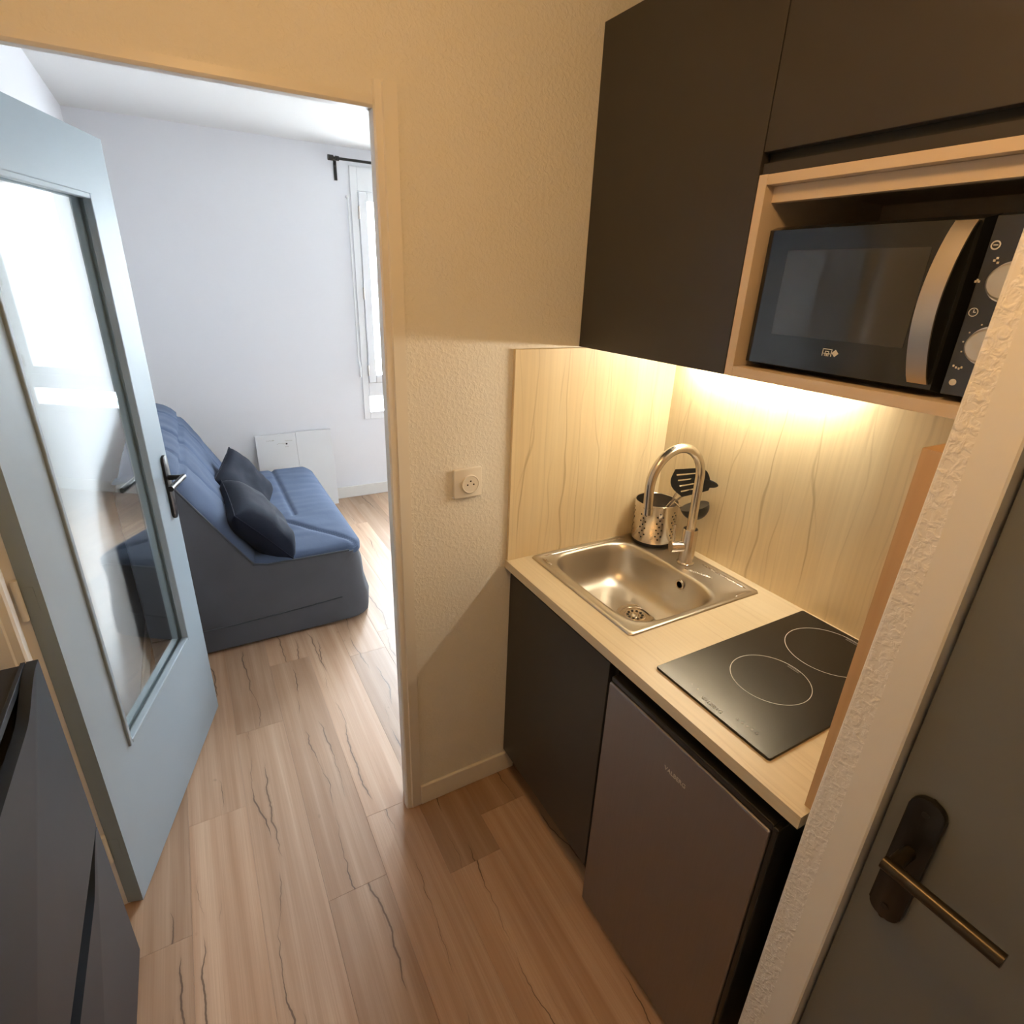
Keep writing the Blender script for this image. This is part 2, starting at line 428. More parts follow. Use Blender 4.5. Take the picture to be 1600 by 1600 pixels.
bx(b, .0, .07, -1.92, -1.093, 2.09, H); bx(b, 0, .07, YH, -1.92, 0, H)
struct('wall_front', b, 'wall_coarse', 'coarse plaster wall strip between kitchenette and grey door', 'wall')

# baseboards
def basebd(side, pts): 
    b = bmesh.new()
    for a in pts: bx(b, *a, bev=.003)
    return struct('baseboard_'+side, b, 'trim', None, None)
o = basebd('middle', [(XJ+.0515, .062, -.012, -.0005, 0, .083)]); o['label'] = 'cream skirting board under the socket wall'; o['category'] = 'baseboard'
o = basebd('back', [(XLW, XRW, YB-.012, YB-.0005, 0, .095)]); o['label'] = 'white skirting board along the far wall'; o['category'] = 'baseboard'
o = basebd('left', [(XLW+.0005, XLW+.012, .9, YB-.013, 0, .095)]); o['label'] = 'white skirting board behind the sofa'; o['category'] = 'baseboard'

# doorway frame
tr = bpy.data.objects.new('trim_1', None); COL.objects.link(tr); tr.location = (XJ, 0, 0); tr['kind'] = 'structure'
tr['label'] = 'cream painted frame of the doorway to the living room'; tr['category'] = 'door frame'
def jamb(name, s, x):
    b = bmesh.new()
    # stepped profile, s = +1 right jamb, -1 left jamb
    pts = [(0, -.001), (0, .022), (.014, .022), (.014, WT+.004), (.0509, WT+.004), (.0509, -.010), (.021, -.010), (.018, -.006), (.004, -.006)]
    prism(b, [(x+s*u, v) for u, v in pts], 'z', 0, 2.092, .0015)
    return obj(name, b, 'trim', tr, smooth=30)
jamb('jamb', 1, XJ); jamb('jamb', -1, XL)
b = bmesh.new()
prism(b, [(-.004, 2.043), (-.001, 2.04), (.022, 2.04), (.022, 2.054), (WT+.004, 2.054), (WT+.004, 2.0617), (-.006, 2.0617), (-.006, 2.046)], 'x', XL+.001, XJ-.001, .001)
obj('head', b, 'trim', tr, smooth=30)

# ------------------------------------------------------------------ window_1
wn = bpy.data.objects.new('window_1', None); COL.objects.link(wn); wn.location = (WX0, YB, WZ0); wn['kind'] = 'structure'
wn['label'] = 'white framed casement window with narrow lower pane in the far wall'; wn['category'] = 'window'
def ring(b, x0, x1, z0, z1, w, y0, y1, bev=.004):
    bx(b, x0, x0+w, y0, y1, z0, z1, bev); bx(b, x1-w, x1, y0, y1, z0, z1, bev)
    bx(b, x0+w, x1-w, y0, y1, z0, z0+w, bev); bx(b, x0+w, x1-w, y0, y1, z1-w, z1, bev)
b = bmesh.new(); XC = (WX0+WX1)/2
bx(b, WX0, WX0+.050, YB-.010, YB+.07, WZ0, WZ1, .003); bx(b, WX1-.050, WX1, YB-.010, YB+.07, WZ0, WZ1, .003)
bx(b, WX0+.05, WX1-.05, YB-.010, YB+.07, 2.255, WZ1, .003); bx(b, WX0+.05, WX1-.05, YB-.010, YB+.07, .826, .932, .003)
bx(b, WX0+.05, WX1-.05, YB-.010, YB+.07, WZ0, .702, .003)
obj('frame', b, 'trim_cool', wn)
for s, (a0, a1) in enumerate(((WX0+.052, XC-.001), (XC+.001, WX1-.052))):
    b = bmesh.new(); z0, z1, w = .934, 2.252, .058; wi = .105
    i0, i1 = (w, wi) if s == 0 else (wi, w)
    bx(b, a0, a0+i0, YB-.022, YB+.04, z0, z1, .005); bx(b, a1-i1, a1, YB-.022, YB+.04, z0, z1, .005)
    bx(b, a0+i0, a1-i1, YB-.022, YB+.04, z0, z0+w, .005); bx(b, a0+i0, a1-i1, YB-.022, YB+.04, z1-w, z1, .005)
    sa = obj('sash', b, 'trim_cool', wn)
    b = box(a0+i0-.004, a1-i1+.004, YB+.008, YB+.012, z0+w-.004, z1-w+.004); obj('pane', b, 'wglass', sa)
    xh = a0-.004 if s == 0 else a1+.004
    for zc in (2.12, 1.59, 1.03):
        b = bmesh.new(); tube(b, [(xh, YB-.030, zc-.04), (xh, YB-.030, zc+.04)], .007, 10); obj('hinge', b, 'alu', sa, smooth=True)
b = bmesh.new(); tube(b, [(XC, YB-.035, 1.5), (XC, YB-.045, 1.5), (XC, YB-.05, 1.40)], .009, 10); obj('window_handle', b, 'trim_cool', wn, smooth=True)
obj('pane', box(WX0+.046, WX1-.046, YB+.020, YB+.024, .700, .828), 'wglass', wn)
obj('sill', box(WX0-.0, WX1+.0, YB+.075, YB+.16, WZ0-.02, WZ0-.001, .003), 'trim_cool', wn)

# outside: courtyard and the house across
struct('ground_outside', box(-25, 25, YB+.3, 40, -6.2, -6.0), 'ground', 'courtyard outside the window', 'ground')
bd = thing('apartment_building', 'pale building with balconies across the courtyard outside the window', 'building', (6, 16, -6))
b = box(-14, 22, 16, 22, -6, 3.6); obj('facade', b, 'facade', bd)
b = box(-14.3, 22.3, 15.7, 22.3, 3.6, 3.9); obj('roof_edge', b, 'rail', bd)
for fz in (-2.6, .4):
    for fx in range(-12, 21, 4):
        w = obj('window', box(fx, fx+1.3, 15.96, 15.995, fz-1.0, fz+.9), 'facade_gl', bd)
        obj('window_frame', box(fx+.62, fx+.68, 15.93, 15.958, fz-1.0, fz+.9), 'facade', w)
for fx in (3.2, 11.2):
    for fz in (-1.6, 1.4):
        bal = obj('balcony', box(fx-.6, fx+2.0, 14.8, 15.99, fz-.5, fz-.32), 'facade', bd)
        b = bmesh.new(); bx(b, fx-.6, fx+2.0, 14.8, 14.85, fz-.32, fz+.2); bx(b, fx-.6, fx+2.0, 14.8, 14.86, fz+.35, fz+.45)
        for q in range(6): bx(b, fx-.6+q*.51, fx-.55+q*.51, 14.81, 14.85, fz+.2, fz+.36)
        obj('railing', b, 'rail', bal)

# ------------------------------------------------------------------ door_1: glazed door, swung into the living room
d1 = bpy.data.objects.new('door_1', None); COL.objects.link(d1); d1.location = (-1.141, .056, .008); d1.rotation_euler.z = math.radians(72.5)
d1['kind'] = 'structure'; d1['label'] = 'blue grey glazed door standing open into the living room'; d1['category'] = 'door'
DW, DH, DT = .815, 2.036, .040
G0, G1, GZ0, GZ1 = .142, .668, .445, 1.885
# local: x along the leaf, y = 0 is the visible face (towards local -y), +y its thickness
b = bmesh.new()
bx(b, 0, G0, 0, DT, 0, DH); bx(b, G1, DW, 0, DT, 0, DH)
bx(b, G0, G1, 0, DT, 0, GZ0, 0); bx(b, G0, G1, 0, DT, GZ1, DH, 0)
obj('leaf', b, 'door', d1, local=True)
for nm, y0, y1 in (('glazing_bead', -.007, .014), ('glazing_bead', DT-.014, DT+.007)):
    b = bmesh.new(); w = .014
    for (x0, x1, z0, z1) in ((G0, G0+w, GZ0, GZ1), (G1-w, G1, GZ0, GZ1), (G0+w, G1-w, GZ0, GZ0+w), (G0+w, G1-w, GZ1-w, GZ1)):
        bx(b, x0, x1, y0, y1, z0, z1, .003)
    obj(nm, b, 'door', d1, local=True)
obj('pane', box(G0+.002, G1-.002, DT/2-.002, DT/2+.002, GZ0+.002, GZ1-.002), 'glass', d1, local=True)
for sd in (-1, 1):
    f = 0 if sd < 0 else DT
    b = bmesh.new(); prism(b, rrect(.757, .795, .885, 1.115, .016), 'y', f+sd*.0002, f+sd*.009, .002)
    pz = obj('handle_plate', b, 'iron', d1, local=True, smooth=30)
    b = bmesh.new()
    tube(b, [(.776, f+sd*.008, 1.035), (.776, f+sd*.050, 1.035)], .009, 14); tube(b, [(.785, f+sd*.052, 1.035), (.655, f+sd*.052, 1.035)], .0095, 14)
    obj('lever', b, 'iron', pz, local=True, smooth=True)
    b = bmesh.new(); lathe(b, [(.006, f+sd*.0095), (.006, f+sd*.008)], (.776, 0, .935), 12, 'y'); obj('keyhole', b, 'blackpl', pz, local=True)
for z in (.23, 1.02, 1.80):
    b = bmesh.new(); tube(b, [(-.006, DT+.004, z-.05), (-.006, DT+.004, z+.05)], .007, 12); obj('hinge', b, 'trim', d1, local=True, smooth=True)
    obj('hinge_leaf', box(-.0012, -.0002, .014, DT-.002, z-.03, z+.03), 'door', d1, local=True)

# ------------------------------------------------------------------ door_2: grey door right of the kitchenette
t2 = bpy.data.objects.new('trim_2', None); COL.objects.link(t2); t2.location = (0, -1.11, 0); t2['kind'] = 'structure'
t2['label'] = 'cream smooth frame around the grey door'; t2['category'] = 'door frame'
b = bmesh.new(); prism(b, [(-.006, -1.0935), (.07, -1.0935), (.07, -1.150), (.058, -1.150), (.058, -1.137), (-.004, -1.137), (-.006, -1.134)], 'z', 0, 2.09, .001); obj('jamb', b, 'trim', t2)
b = bmesh.new(); prism(b, [(-.006, -1.9195), (.07, -1.9195), (.07, -1.86), (.058, -1.86), (.058, -1.876), (-.004, -1.876)], 'z', 0, 2.09, .001); obj('jamb', b, 'trim', t2)
obj('head', box(-.006, .07, -1.8755, -1.1375, 2.048, 2.0895, .001), 'trim', t2)
d2 = bpy.data.objects.new('door_2', None); COL.objects.link(d2); d2.location = (.04, -1.14, .008); d2['kind'] = 'structure'
d2['label'] = 'closed grey door with black lever handle at the right'; d2['category'] = 'door'
DX = .018
obj('leaf', box(DX, DX+.038, -1.872, -1.1405, .008, 2.044, .0012), 'door2', d2)
b = bmesh.new(); prism(b, rrect(-1.2085, -1.1635, .842, 1.082, .021, 8), 'x', DX-.0002, DX-.012, .003); pz = obj('handle_plate', b, 'iron', d2, smooth=30)
b = bmesh.new(); tube(b, [(DX-.010, -1.186, .985), (DX-.058, -1.186, .985)], .0095, 18); tube(b, [(DX-.060, -1.176, .985), (DX-.060, -1.318, .985)], .0100, 18); obj('lever', b, 'bronze', pz, smooth=True)
b = bmesh.new(); lathe(b, [(.005, DX-.0128), (.005, DX-.011)], (0, -1.186, 1.058), 12, 'x'); obj('screw', b, 'blackpl', pz)
b = bmesh.new(); lathe(b, [(.005, DX-.0128), (.005, DX-.011)], (0, -1.186, .866), 12, 'x'); obj('screw', b, 'blackpl', pz)

# dark door added at the hallway end, behind the camera, to cut bounce light
d3 = bpy.data.objects.new('bounce_cut_door', None); COL.objects.link(d3); d3.location = (-.75, YH, 0); d3['kind'] = 'structure'
d3['label'] = 'unseen dark door added at the hallway end to cut bounce light'; d3['category'] = 'door'
obj('leaf', box(-1.20, -.30, YH+.0005, YH+.035, .004, 2.08, .002), 'bounce_cut', d3)
b = bmesh.new(); tube(b, [(-.40, YH+.036, 1.03), (-.40, YH+.08, 1.03)], .009, 12); tube(b, [(-.392, YH+.08, 1.03), (-.52, YH+.08, 1.03)], .009, 12); obj('lever', b, 'iron', d3, smooth=True)
# ------------------------------------------------------------------ kitchenette
bc = thing('base_cabinet', 'matt anthracite base cabinet under the sink', 'cabinet', (.3, -.26, 0))
b = bmesh.new()
bx(b, .042, .60, -.019, -.003, .10, .868); bx(b, .042, .60, -.527, -.511, .10, .868); bx(b, .042, .60, -.511, -.019, .10, .116); bx(b, .592, .60, -.511, -.019, .116, .868)
obj('carcass', b, 'dark_in', bc)
obj('door', box(.020, .039, -.515, -.004, .100, .845, .0015), 'dark', bc)
obj('plinth', box(.070, .086, -.527, -.003, 0, .0995), 'dark_in', bc)
obj('rail', box(.045, .06, -.511, -.019, .85, .868), 'dark_in', bc)

SX0, SX1, SY0, SY1 = .083, .578, -.508, -.020
b = bmesh.new()
WZ = HC-.028; o0 = .018
x0, x1, y0, y1 = 0, .6245, -1.0425, -.0005
bx(b, x0, SX0+o0, y0, y1, WZ, HC); bx(b, SX1-o0, x1, y0, y1, WZ, HC)
bx(b, SX0+o0, SX1-o0, y0, SY0+o0, WZ, HC); bx(b, SX0+o0, SX1-o0, SY1-o0, y1, WZ, HC)
bmesh.ops.remove_doubles(b, verts=b.verts, dist=1e-5)
tag(obj('worktop', b, 'worktop'), 'pale ash worktop holding the sink and the hob', 'worktop')
tag(obj('splashback_panel', box(.003, .6245, -.0125, -.0005, HC, 1.545, .0008), 'splash'), 'ash wood splashback panel on the socket wall left of the sink', 'splashback')
tag(obj('splashback_panel', box(.6125, .6245, -1.042, -.013, HC, ZU-.002), 'splash'), 'long ash wood splashback panel behind tap and hob', 'splashback')
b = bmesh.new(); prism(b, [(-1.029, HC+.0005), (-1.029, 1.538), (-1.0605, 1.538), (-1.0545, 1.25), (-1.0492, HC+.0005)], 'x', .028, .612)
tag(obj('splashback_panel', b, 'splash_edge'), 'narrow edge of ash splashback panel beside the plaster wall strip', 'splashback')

# sink
sk = thing('sink', 'square stainless steel sink set into the worktop', 'sink', ((SX0+SX1)/2, (SY0+SY1)/2, HC))
NS = 160
def loop_sq(x0, x1, y0, y1, ex):
    out = []
    cx, cy, hx, hy = (x0+x1)/2, (y0+y1)/2, (x1-x0)/2, (y1-y0)/2
    for k in range(NS):
        a = 2*PI*(k+.5)/NS; c, s = math.cos(a), math.sin(a)
        r = (abs(c)**ex+abs(s)**ex)**(-1/ex)
        out.append((cx+hx*c*r, cy+hy*s*r))
    return out
def loft(b, loops, capend=False):
    R = [[b.verts.new((x, y, z)) for x, y in lp] for lp, z in loops]
    for A, B in zip(R, R[1:]):
        n = len(A)
        for k in range(n): b.faces.new((A[k], A[(k+1)%n], B[(k+1)%n], B[k]))
    if capend: b.faces.new(R[-1])
    return R
b = bmesh.new()
BX0, BX1, BY0, BY1 = .124, .452, -.480, -.052
lp = [(loop_sq(SX0, SX1, SY0, SY1, 90), HC+.0006), (loop_sq(SX0+.001, SX1-.001, SY0+.001, SY1-.001, 90), HC+.0035),
      (loop_sq(SX0+.004, SX1-.004, SY0+.004, SY1-.004, 80), HC+.0050), (loop_sq(SX0+.012, SX1-.012, SY0+.012, SY1-.012, 60), HC+.0048), (loop_sq(SX0+.016, SX1-.016, SY0+.016, SY1-.016, 50), HC+.0026),
      (loop_sq(BX0-.012, BX1+.012, BY0-.010, BY1+.010, 5.2), HC+.0024), (loop_sq(BX0-.004, BX1+.004, BY0-.004, BY1+.004, 4.8), HC+.0014),
      (loop_sq(BX0, BX1, BY0, BY1, 4.4), HC-.004), (loop_sq(BX0+.006, BX1-.006, BY0+.006, BY1-.006, 4.2), HC-.03),
      (loop_sq(BX0+.014, BX1-.014, BY0+.014, BY1-.014, 4.0), HC-.085), (loop_sq(BX0+.026, BX1-.026, BY0+.028, BY1-.028, 3.6), HC-.118),
      (loop_sq(BX0+.050, BX1-.050, BY0+.055, BY1-.055, 3.2), HC-.133), (loop_sq(BX0+.085, BX1-.085, BY0+.10, BY1-.10, 2.6), HC-.138),
      ([(.326+.056*math.cos(2*PI*(k+.5)/NS), -.272+.056*math.sin(2*PI*(k+.5)/NS)) for k in range(NS)], HC-.1415)]
R = loft(b, lp)
obj('basin', b, 'steel_b', sk, smooth=60)
DC = (.326, -.272)
b = bmesh.new(); lathe(b, [(.059, HC-.1412), (.057, HC-.1375), (.052, HC-.1385), (.047, HC-.1385), (.044, HC-.1465), (.042, HC-.150), (.0, HC-.150)], (*DC, 0), 40); obj('drain', b, 'chrome', sk, smooth=50)
b = bmesh.new(); lathe(b, [(.036, HC-.1498), (.036, HC-.143), (.032, HC-.1395), (.013, HC-.1425), (.010, HC-.136), (.0, HC-.134)], (*DC, 0), 32); st = obj('strainer', b, 'chrome', sk, smooth=50)
b = bmesh.new()
for k in range(10):
    a = 2*PI*k/10; lathe(b, [(.0042, HC-.1395), (.0042, HC-.1420)], (DC[0]+.023*math.cos(a), DC[1]+.023*math.sin(a), 0), 8)
obj('strainer_hole', b, 'blackpl', st)
b = bmesh.new(); lathe(b, [(.016, .0), (.0155, -.004), (.011, -.0045), (.010, .0)], (BX1-.008, -.327, .866), 24, 'x'); obj('overflow_ring', b, 'chrome', sk, smooth=50)
b = bmesh.new(); lathe(b, [(.0098, -.0008), (.0, -.0008)], (BX1-.008, -.327, .866), 20, 'x'); obj('overflow_hole', b, 'blackpl', sk)
def rib(p, q, w=.006):
    b = bmesh.new(); p, q = Vector(p), Vector(q)
    tube(b, [p+(q-p)*i/10 for i in range(11)], [w*math.sqrt(max(.05, 1-(2*i/10-1)**6)) for i in range(11)], 10)
    for v in b.verts: v.co.z = HC+.0026+(v.co.z-(HC+.0026))*.45
    return b
zr = HC+.0026
for p, q in (((.118, -.036, zr), (.46, -.036, zr)), ((.555, -.305, zr), (.555, -.475, zr)), ((.482, -.300, zr), (.515, -.385, zr)), ((.49, -.492, zr), (.54, -.492, zr)), ((.112, -.10, zr), (.112, -.05, zr))):
    obj('rib', rib(p, q), 'steel', sk, smooth='all')

# tap
tp = thing('kitchen_tap', 'brushed steel swan neck mixer tap behind the sink', 'tap', (.510, -.274, HC+.003))
TX, TY, TZ = .510, -.274, HC+.003
b = bmesh.new(); lathe(b, [(.027, TZ), (.027, TZ+.006), (.0245, TZ+.008), (.0235, TZ+.012), (.0235, TZ+.118), (.022, TZ+.121), (.015, TZ+.122)], (TX, TY, 0), 32); obj('body', b, 'chrome', tp, smooth=40)
b = bmesh.new(); pts = [(TX, TY, TZ+.10), (TX, TY, TZ+.20), (TX, TY, 1.185)]
RA = .100
for k in range(1, 25):
    a = PI*k/24*1.02; pts.append((TX-RA+RA*math.cos(a), TY, 1.188+RA*1.05*math.sin(a)))
ex, ez = pts[-1][0], pts[-1][2]
pts += [(ex+.002, TY, ez-.03), (ex+.004, TY, ez-.055)]
tube(b, pts, .0138, 18); sp = obj('spout', b, 'chrome', tp, smooth=50)
b = bmesh.new(); tube(b, [(ex+.004, TY, ez-.0555), (ex+.005, TY, ez-.075)], .0150, 18); obj('nozzle', b, 'chrome', sp, smooth=50)
b = bmesh.new(); dv = Vector((-.75, .30, 0)).normalized()
tube(b, [Vector((TX, TY, TZ+.060))+dv*.018, Vector((TX, TY, TZ+.060))+dv*.058], .0185, 24); mc = obj('lever_housing', b, 'chrome', tp, smooth=40)
e = Vector((TX, TY, TZ+.060))+dv*.050
b = bmesh.new(); tube(b, [e+Vector((0, 0, .016)), e+Vector((-.006, .0, .078))], [.0045, .0040], 12); obj('lever', b, 'chrome', mc, smooth=40)

# utensil pot
PX, PY, PZ = .534, -.092, HC+.0030
pot = thing('utensil_pot', 'perforated steel utensil pot in the corner behind the tap', 'utensil pot', (PX, PY, PZ))
b = bmesh.new(); lathe(b, [(.062, PZ), (.068, PZ), (.068, PZ+.012), (.062, PZ+.012)], (PX, PY, 0), 36); obj('base', b, 'blackpl', pot, smooth=30)
b = bmesh.new(); lathe(b, [(.0, PZ+.0125), (.0705, PZ+.0125), (.072, PZ+.016), (.072, PZ+.148), (.0708, PZ+.1495), (.0693, PZ+.148), (.0693, PZ+.016), (.0, PZ+.015)], (PX, PY, 0), 56); obj('cup', b, 'chrome', pot, smooth=35)
b = bmesh.new()
for band in range(8):
    a0 = 2*PI*band/8+.25
    for i in range(9):
        for j in (-1, 0, 1):
            if (i+j) % 2: continue
            a = a0+j*.125; z = PZ+.032+i*.0115
            c = Vector((PX+.0723*math.cos(a), PY+.0723*math.sin(a), z)); n = Vector((math.cos(a), math.sin(a), 0)); u = Vector((-n.y, n.x, 0))
            vs = [b.verts.new(c+u*.0030*math.cos(2*PI*q/8)+Vector((0, 0, .0030*math.sin(2*PI*q/8)))) for q in range(8)]
            b.faces.new(vs)
o = obj('perforation', b, 'blackpl', pot); o['kind'] = 'stuff'

def handle(b, p, q, r=.004): tube(b, [p, q], r, 10); return b
rim = Vector((PX+.034, PY-.050, PZ+.152))
# ladle
ld = thing('ladle', 'black ladle hanging out of the steel pot, lowest of the utensils', 'ladle', (PX+.01, PY, PZ+.02))
lc = Vector((.556, -.234, 1.066))
b = bmesh.new(); handle(b, Vector((PX-.012, PY+.018, PZ+.018)), rim+Vector((-.004, -.002, .000))); handle(b, rim+Vector((-.004, -.002, 0)), lc+Vector((-.020, .036, -.006))); obj('shaft', b, 'chrome', ld, smooth=True)
b = bmesh.new()
prof = []
for k in range(9): a = PI/2*k/8; prof.append((.045*math.cos(a), -.045*math.sin(a)))
prof = [(.042, 0)] + prof[:-1] + [(0, -.045)]
lathe(b, prof+[], (0, 0, 0), 28)
for k in range(8): pass
bmesh.ops.rotate(b, verts=b.verts, cent=(0, 0, 0), matrix=Matrix.Rotation(math.radians(-14), 3, 'Y')@Matrix.Rotation(math.radians(-16), 3, 'X'))
bmesh.ops.translate(b, verts=b.verts, vec=lc+Vector((0, 0, .010)))
obj('bowl', b, 'blackpl', ld, smooth=40)
# slotted turner
tn = thing('slotted_turner', 'black slotted turner standing in the steel pot', 'turner', (PX, PY+.01, PZ+.02))
r0 = rim+Vector((-.012, .006, .004)); hc = Vector((.552, -.205, 1.150))
b = bmesh.new(); handle(b, Vector((PX-.02, PY+.02, PZ+.02)), r0); handle(b, r0, hc+Vector((-.012, .028, -.022))); obj('shaft', b, 'chrome', tn, smooth=True)
b = bmesh.new()
# blade: tapering plate of bars, open slots between
us = [-.040, -.0265, -.0220, -.0105, -.0060, .0055, .0100, .0215, .0260, .040]; vs_ = [-.050, -.030, .022, .047]
for zz in (-.0012, .0012):
    for i in range(9):
        for j in range(3):
            if j == 1 and i % 2: continue
            q = []
            for (a_, c_) in ((i, j), (i+1, j), (i+1, j+1), (i, j+1)):
                u_, v_ = us[a_], vs_[c_]; k_ = .86-.14*math.sin(v_*20) if c_ else .62
                if c_ == 0: v_ += .010*abs(u_/.04)**2
                if c_ == 3: v_ -= .010*abs(u_/.04)**3
                q.append(b.verts.new((u_*k_*1.1, v_, zz)))
            b.faces.new(q)
bmesh.ops.remove_doubles(b, verts=b.verts, dist=1e-5)
bmesh.ops.rotate(b, verts=b.verts, cent=(0, 0, 0), matrix=Matrix.Rotation(math.radians(-14), 3, 'Z'))
XA = Vector((.10, -.05, -.99)).normalized(); YA = Vector((.62, -.78, 0)); YA = (YA-XA*YA.dot(XA)).normalized()
bmesh.ops.scale(b, verts=b.verts, vec=(1.15, 1.25, 1)); place(b, -XA, YA, hc); obj('blade', b, 'blackpl', tn)
# serving spoon
ss = thing('serving_spoon', 'black serving spoon behind the turner in the steel pot', 'spoon', (PX, PY, PZ+.02))
sc = Vector((.580, -.235, 1.152)); r1 = rim+Vector((.006, .004, .004))
b = bmesh.new(); handle(b, Vector((PX-.005, PY+.025, PZ+.02)), r1); handle(b, r1, sc+Vector((-.02, .03, -.03))); obj('shaft', b, 'chrome', ss, smooth=True)
b = bmesh.new(); bmesh.ops.create_uvsphere(b, u_segments=20, v_segments=12, radius=1)
bmesh.ops.scale(b, verts=b.verts, vec=(.026, .038, .007)); place(b, (-.62, .5, .6), Vector((.62, -.78, .1)), (0, 0, 0)); bmesh.ops.translate(b, verts=b.verts, vec=sc); obj('spoon_bowl', b, 'blackpl', ss, smooth=True)

# hob
hb = thing('hob', 'black glass hob with two ringed zones in the worktop', 'hob', (.325, -.784, HC))
HX0, HX1, HY0, HY1 = .054, .597, -.938, -.631
b = bmesh.new(); prism(b, rrect(HX0, HX1, HY0, HY1, .006, 4), 'z', HC+.0004, HC+.0065, .0012); obj('glass_plate', b, 'hob', hb)
def annulus(c, r, w, z):
    b = bmesh.new(); n = 96
    A = [b.verts.new((c[0]+r*math.cos(2*PI*k/n), c[1]+r*math.sin(2*PI*k/n), z)) for k in range(n)]
    B = [b.verts.new((c[0]+(r-w)*math.cos(2*PI*k/n), c[1]+(r-w)*math.sin(2*PI*k/n), z)) for k in range(n)]
    for k in range(n): b.faces.new((A[k], A[(k+1)%n], B[(k+1)%n], B[k]))
    return b
zt = HC+.0068
for c, r in (((.259, -.783), .087), ((.482, -.781), .100)):
    obj('cooking_zone', annulus(c, r, .0015, zt), 'mark', hb)
    b = bmesh.new(); bx(b, c[0]+r*.93, c[0]+r*.96, c[1]-.018, c[1]+.012, zt, zt+.0001); bx(b, c[0]+r*.87, c[0]+r*.9, c[1]-.018, c[1]+.012, zt, zt+.0001); obj('zone_tick', b, 'markfaint', hb)
b = place(text_bm('VALBERG', .0135), (0, -1, 0), (1, 0, 0), (.070, -.782, zt)); obj('lettering', b, 'markfaint', hb)
b = bmesh.new()
for i in range(5): bx(b, .082+.001*i, .088+.001*i, -.840-i*.011, -.835-i*.011, zt, zt+.0001)
obj('touch_mark', b, 'markfaint', hb)
b = bmesh.new()
for y in (-.715, -.733): lathe(b, [(.0016, zt), (.0016, zt+.0001)], (.082, y, 0), 10)
obj('indicator_dot', b, 'mark', hb)

# fridge
fr = thing('fridge', 'under counter fridge with dark steel door', 'fridge', (.28, -.785, 0))
FY0, FY1 = -1.010, -.548
b = bmesh.new(); bx(b, .048, .58, FY0, FY1-.004, .02, .84, .004); obj('cabinet_body', b, 'blackpl', fr)
for yy in (FY0+.04, FY1-.04):
    for xx in (.09, .53):
        b = bmesh.new(); lathe(b, [(.016, 0), (.016, .021)], (xx, yy, 0), 12); obj('foot', b, 'blackpl', fr)
dr = obj('door', box(-.006, .044, FY0+.006, FY1, .022, .822, .004), 'fridge', fr)
obj('door_cap', box(-.001, .044, FY0+.004, FY1-.002, .8225, .838, .003), 'blackpl', dr)
obj('door_side', box(-.002, .0435, FY0-.006, FY0+.0055, .024, .836, .003), 'blackpl', dr)
b = place(text_bm('VALBERG', .0150), (0, -1, 0), (0, 0, 1), (-.0064, -.786, .741)); obj('lettering', b, 'mark', dr)

# wall cabinets
YS = -.533
uc = thing('wall_cabinet', 'tall anthracite wall cabinet left of the microwave', 'cabinet', (.42, -.27, ZU))
b = bmesh.new(); 
bx(b, XU+.021, D-.001, -.0185, -.0025, ZU+.003, 2.298); bx(b, XU+.021, D-.001, YS+.0005, YS+.016, ZU+.003, 2.298); bx(b, XU+.021, D-.001, YS+.016, -.0185, ZU+.003, ZU+.019); bx(b, XU+.021, D-.001, YS+.016, -.0185, 2.282, 2.298); bx(b, D-.008, D-.001, YS+.016, -.0185, ZU+.019, 2.282)
obj('carcass', b, 'dark_in', uc)
obj('door', box(XU, XU+.019, YS+.001, -.0015, ZU, 2.30, .0012), 'dark', uc)
mc = thing('microwave_cabinet', 'anthracite wall cabinet with pale open niche for the microwave', 'cabinet', (.42, -.79, ZU))
YE = -1.0600
obj('door', box(XU, XU+.019, YE+.002, YS-.0015, 1.957, 2.30, .0012), 'dark', mc)
b = bmesh.new(); bx(b, XU+.022, D-.001, YE, YS-.0005, 1.94, 2.298); obj('upper_box', b, 'dark_in', mc)
obj('fascia', box(XU+.008, XU+.030, YE, YS-.0005, 1.9205, 1.9395), 'dark', mc)
b = bmesh.new(); bx(b, XU, D-.001, YS-.0205, YS-.001, ZU, 1.920, .0006); obj('niche_side', b, 'niche', mc)
obj('niche_side', box(XU, D-.001, YE, YE+.018, ZU, 1.920, .0006), 'niche', mc)
obj('niche_shelf', box(XU, D-.001, YE+.0185, YS-.021, ZU, ZU+.0205, .0006), 'niche', mc)
obj('niche_top', box(XU, D-.001, YE+.0185, YS-.021, 1.902, 1.9195, .0006), 'niche', mc)
obj('niche_rail', box(XU+.022, XU+.040, YE+.0185, YS-.021, 1.874, 1.9015, .0006), 'niche', mc)
obj('niche_back', box(D-.012, D-.002, YE+.0185, YS-.021, ZU+.021, 1.9015), 'niche', mc)

